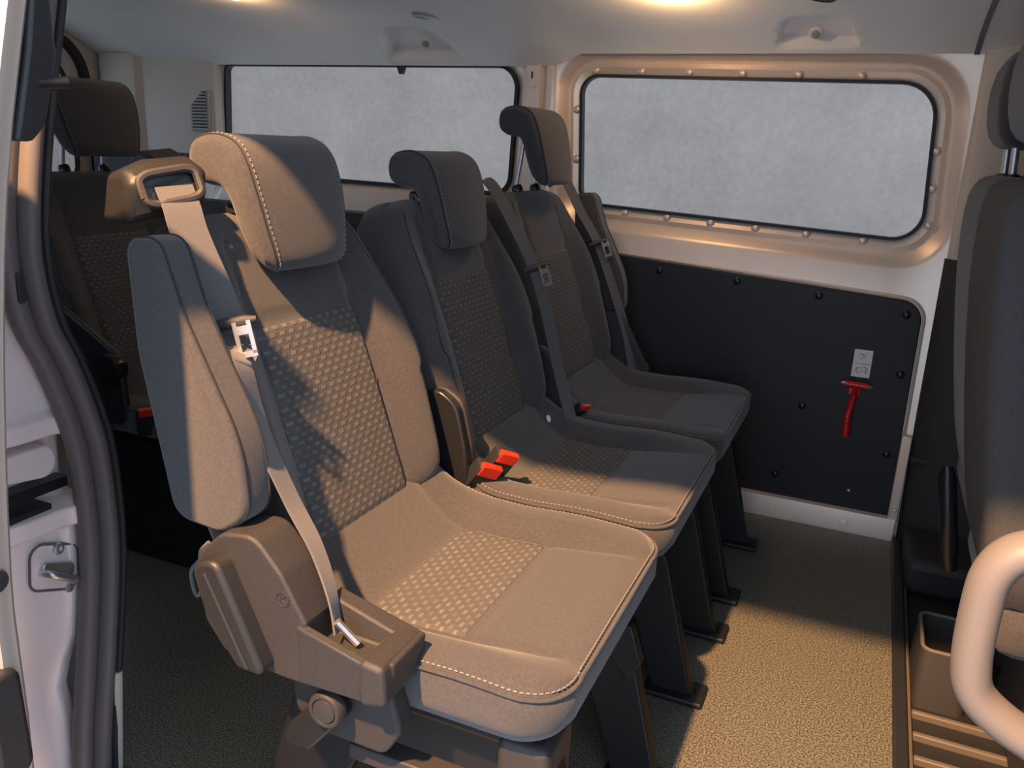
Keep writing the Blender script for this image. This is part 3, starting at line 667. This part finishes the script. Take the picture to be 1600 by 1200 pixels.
for y, c_ in ((1.246, 'gblack'), (1.270, 'grey')):
    MB().xz(rquad([(-.720, .560), (-.670, .585), (-.630, .560), (-.610, .48), (-.600, .33), (-.680, .33), (-.70, .45)], [.02, .03, .04, .1, .01, .01, .1], 5), y - .010, y + .010).ob('recliner_cover', c_, dbl, bevel=.005)
MB().xz(rquad([(-.72, .55), (-.66, .57), (-.615, .50), (-.600, .40), (-.69, .40)], [.02, .03, .04, .02, .02], 5), 1.722, 1.742).ob('recliner_cover', 'grey', dbl, bevel=.005)
MB().xz(rquad([(-.70, .57), (-.62, .575), (-.54, .44), (-.50, .40), (-.69, .38)], .02, 4), YF + .225, YF + .245).ob('recliner_cover', 'grey', dbl, bevel=.006)
MB().disc((-.585, 1.58, .444), (1, .0, .7), (.009, .006), [(1, 0), (.9, .003), (.5, .005), (.1, .005)], 12).ob('anchor_cap', 'white', dbl)

# ---------------------------------------------------------------- third row seat behind
third = thing('rear_row_seat', 'dark rear-row seat with raised headrest behind the single seat', 'seat', (-1.5, 1.52, 0))
seat_part(third, -1.0, 1.52, .112, 1.16)
seat_base_parts = MB().box((-1.70, 1.33, .02), (-1.30, 1.36, .31)).box((-1.70, 1.66, .02), (-1.30, 1.69, .31))
MB().box((-1.70, 1.33, 0), (-1.30, 1.36, .31)).ob('leg', 'leg', third, bevel=.01)
MB().box((-1.70, 1.66, 0), (-1.30, 1.69, .31)).ob('leg', 'leg', third, bevel=.01)
MB().disc((-1.505, 1.285, .492), (.1, -1, 0), .034, [(1, 0), (1, .02), (.85, .03), (.3, .034)], 24).ob('recline_knob', 'gblack', third)
MB().xz(rquad([(-1.72, .62), (-1.66, .62), (-1.48, .52), (-1.47, .36), (-1.70, .34)], .03, 4), 1.272, 1.29).ob('recliner_cover', 'black', third, bevel=.006)
buckle(third, (-1.40, 1.262, .418), (.3, -.2, .9), (.8, -.5, .2), 1.0)
MB().loft([[(x - 1.0, y, z) for x, y, z in r_] for r_ in ([(-.90, 1.72, .86), (-.80, 1.72, .86), (-.80, 1.72, .925), (-.86, 1.72, .945), (-.90, 1.72, .92)], [(-.90, 1.84, .86), (-.80, 1.84, .86), (-.80, 1.84, .93), (-.86, 1.84, .955), (-.90, 1.84, .93)])]).ob('belt_guide', 'grey', third, bevel=.01)

# ---------------------------------------------------------------- front seats
def front_seat(name, label, yc, xf, post, m):
    f = thing(name, label, 'seat', (xf + .1, yc, -.03))
    rings = []
    for z, x0, x1, hw_ in ((.30, .10, .24, .20), (.40, .075, .22, .215), (.60, .04, .18, .225), (.80, .012, .14, .215), (.92, .006, .12, .195), (.965, .014, .11, .175), (.988, .035, .095, .14)):
        pts = rquad([(xf + x0, yc - hw_), (xf + x1, yc - hw_), (xf + x1, yc + hw_), (xf + x0, yc + hw_)], [.035, .02, .02, .035] if z < .97 else .02, 5)
        rings.append([(p[0], p[1], z) for p in pts])
    mb = MB(); mb.loft(rings); bk = mb.ob('backrest', m, f, sub=1)
    MB().box((xf + .10, yc - .21, .26), (xf + .60, yc + .21, .36)).ob('cushion', 'fabric', f, bevel=.04)
    MB().box((xf + .20, yc - .17, -.03), (xf + .55, yc + .17, .27)).ob('pedestal', 'dtrim', f, bevel=.02)
    rings = []
    for z, a, b_, hw_ in ((1.035, .045, .11, .09), (1.055, .02, .125, .115), (1.12, .008, .13, .125), (1.20, .012, .12, .12), (1.225, .04, .10, .09)):
        pts = rquad([(xf + a, yc - hw_), (xf + b_, yc - hw_), (xf + b_, yc + hw_), (xf + a, yc + hw_)], .025, 5)
        rings.append([(p[0], p[1], z) for p in pts])
    mb = MB(); mb.loft(rings); hr = mb.ob('headrest', 'fabric', f, sub=1)
    for s_ in (-1, 1):
        MB().tube([(xf + .065, yc + s_ * .065, .97), (xf + .06, yc + s_ * .065, 1.06)], .0075, 10).ob('headrest_post', 'chrome', hr)
        MB().disc((xf + .064, yc + s_ * .065, .978), (0, 0, 1), .018, [(1, 0), (1, .008), (.6, .012)], 16).ob('post_collar', 'gblack', hr)
    return f
fs1 = front_seat('front_seat', 'dark front seat back by the far pillar, headrest on steel posts', 2.0, .160, True, 'fabric')
front_seat('front_seat', 'grey cloth front seat back behind the beige grab handle', 1.55, .150, True, 'seatback')
MB().tube([(.195, 1.765, .43), (.200, 1.765, .40), (.228, 1.765, .25), (.236, 1.765, .21)], [.010, .017, .017, .012], 12).ob('recline_handle', 'gblack', fs1)
# recess box behind the front seat, ribbed tread
cub = thing('storage_box', 'dark plastic box with pale rimmed opening on the cab step', 'box', (.25, 1.8, -.03))
ou = rquad([(.200, 1.64), (.290, 1.64), (.290, 1.80), (.200, 1.80)], .02, 5)
mb = MB(); mb.loft([[(p[0], p[1], z) for p in rr] for rr, z in ((rquad([(.196, 1.62), (.294, 1.62), (.294, 1.805), (.196, 1.805)], .02, 5), -.03), (ou, .085), (rquad([(.206, 1.646), (.284, 1.646), (.284, 1.794), (.206, 1.794)], .016, 5), .085), (rquad([(.210, 1.66), (.280, 1.66), (.280, 1.785), (.210, 1.785)], .016, 5), .0))])
mb.ob('box_body', 'dtrim', cub)
rim = [(p[0], p[1], .087) for p in rquad([(.203, 1.643), (.287, 1.643), (.287, 1.797), (.203, 1.797)], .018, 5)]
MB().tube(rim + [rim[0]], .004, 8).ob('rim', 'rib', cub)
fc = bpy.data.objects['floor_cab']
for k in range(7):
    y = 1.585 - .070 * k
    MB().box((.198, y - .006, -.032), (.42, y + .006, -.016)).ob('tread_rib', 'rib', fc, bevel=.003)
rot = Matrix.Rotation(math.radians(-35), 3, 'Z')
MB().box((.20, 1.33, -.032), (.42, 1.342, -.014), rot).ob('tread_rib', 'rib', fc, bevel=.003)
MB().tube([(.192, y, -.012) for y in (.80, 1.2, 1.6, 2.0, 2.1)], .004, 8).ob('trim_10', 'rib', kind='structure')

# ---------------------------------------------------------------- grab handle on the near front pillar
gh = thing('grab_handle', 'beige moulded grab handle loop at the right edge', 'handle', (.2, .80, .46))
path = spline([(.36, .80, .674), (.24, .80, .680), (.185, .80, .680), (.156, .80, .670), (.141, .80, .645), (.138, .80, .605), (.140, .80, .555), (.148, .80, .525), (.172, .80, .503), (.215, .80, .482), (.36, .80, .42)], 6)
MB().tube(path, [(.0235, .0175)] * len(path), 16).ob('grip', 'handle', gh)
MB().box((.32, .70, .40), (.42, .84, .74)).ob('mount', 'handle', gh, bevel=.01)

# ---------------------------------------------------------------- safety hammer and its notice
hm = thing('safety_hammer', 'red emergency hammer clipped to the black wall board', 'hammer', (.005, YW - .02, .28))
y0 = YW - .034
hpath = [(.004, y0, .420), (.003, y0, .398), (.001, y0, .365), (-.002, y0, .335), (-.001, y0, .325), (.000, y0, .30), (.002, y0, .280)]
MB().tube(spline([(.010, y0, .424), (.007, y0, .408), (.003, y0, .370), (-.001, y0, .338), (-.001, y0, .322), (.000, y0, .30), (.001, y0, .280)], 4), [(.020 - .012 * sm(i / 9), .008) if i < 12 else (.0125 + .0012 * math.sin(i * 2.1), .010) for i in range(25)], 12).ob('hammer_grip', 'hred', hm)
MB().tube([(-.020, y0, .426), (.038, y0, .424)], .0085, 12).ob('hammer_head', 'hred', hm)
for a, b in (((-.030, y0, .426), (-.020, y0, .426)), ((.038, y0, .424), (.048, y0, .424))):
    MB().tube([a, b], [.003 if a[0] < 0 else .007, .007 if a[0] < 0 else .003], 10).ob('steel_tip', 'chrome', hm)
MB().box((-.010, YW - .028, .395), (.020, YW - .011, .415)).ob('clip', 'hred', hm, bevel=.002)
nt_ = thing('notice_sticker', 'small white instruction sticker above the red hammer', 'sticker', (.01, YW - .013, .44))
MB().box((-.010, YW - .0145, .443), (.036, YW - .012, .518)).ob('paper', 'white', nt_)
ys_ = YW - .0148
mb = MB()
for seg in ([(.000, .502), (.008, .508), (.016, .503), (.024, .508)], [(.010, .508), (.013, .497), (.007, .492)], [(.016, .503), (.020, .495)], [(-.006, .480), (.032, .480)], [(-.004, .455), (.002, .470), (.010, .468), (.020, .472), (.030, .466)], [(.008, .452), (.014, .462), (.022, .458), (.028, .462)], [(.024, .472), (.026, .452)], [(.002, .470), (.004, .452)]):
    mb.tube([(x, ys_, z) for x, z in seg], .0007, 5)
mb.ob('line_drawing', 'ink', nt_)

# ---------------------------------------------------------------- ceiling fittings
def ceil_at(y): return lerp_tab(PP, y)

def ceil_lamp(x, y, z):
    t = thing('ceiling_lamp', 'small warm glowing ceiling lamp %s' % ('over the front window' if x > -1 else 'towards the rear of the headliner'), 'lamp', (x, y, z), 'ceiling lamps')
    MB().disc((x, y, z + .004), (0, -.1, -1), .030, [(1, 0), (1, .006), (.9, .009), (.2, .0095)], 20).ob('lamp_bezel', 'trim', t)
    MB().disc((x, y, z - .004), (0, -.1, -1), .016, [(1, 0), (.9, .005), (.5, .009), (.1, .010)], 20).ob('lamp_lens', 'lampglow', t)
    l = bpy.data.lights.new('lamp_light', 'POINT'); l.energy = 1.9 if x > -1 else .6; l.color = (1, .62, .30); l.shadow_soft_size = .02
    lo_ = bpy.data.objects.new('lamp_light', l); COL.objects.link(lo_); lo_.parent = t; lo_.location = (0, 0, -.045)
ceil_lamp(-.505, 2.00, ceil_at(2.00)); ceil_lamp(-1.66, 1.90, ceil_at(1.90))
def oval(x, y, lab, m):
    z = ceil_at(y); o = MB().disc((x, y, z + .002), (0, -.13, -1), (.040, .022), [(1, 0), (1, .005), (.92, .007), (.85, .005), (.1, .005)], 28).ob('oval_vent', m)
    tag(o, lab, 'vent')
oval(-1.21, 2.13, 'grey oval fitting in the headliner above the rear window', 'lens'); oval(-.19, 2.05, 'dark oval fitting in the headliner above the front window', 'dtrim')
for x, y, z, lab in ((-.2135, 2.312, 1.300, 'round coat hook boss in the ceiling recess over the front window'), (-1.30, 2.292, 1.281, 'round coat hook boss in the ceiling recess over the rear window')):
    t = thing('hook_boss', lab, 'hook', (x, y, z))
    MB().disc((x, y + .008, z + .004), (0, -.75, -.65), .017, [(1, 0), (1, .008), (.85, .012), (.6, .010)], 20).ob('boss_ring', 'headliner', t)
    MB().disc((x, y - .001, z - .004), (0, -.75, -.65), .010, [(1, 0), (.9, .004), (.2, .006)], 14).ob('boss_screw', 'lens', t)

mk = Vector((-.560, .6755, .490))
mb = MB(); mb.tube([mk + Vector((math.cos(a) * .009, 0, math.sin(a) * .009)) for a in [2 * PI * k / 20 for k in range(21)]], .0006, 5)
for p, q in (((-.003, -.005), (-.003, .005)), ((.004, .005), (-.002, 0)), ((-.002, 0), (.004, -.005))):
    mb.tube([mk + Vector((p[0], 0, p[1])), mk + Vector((q[0], 0, q[1]))], .0006, 5)
mb.ob('moulded_mark', 'legb', hc)
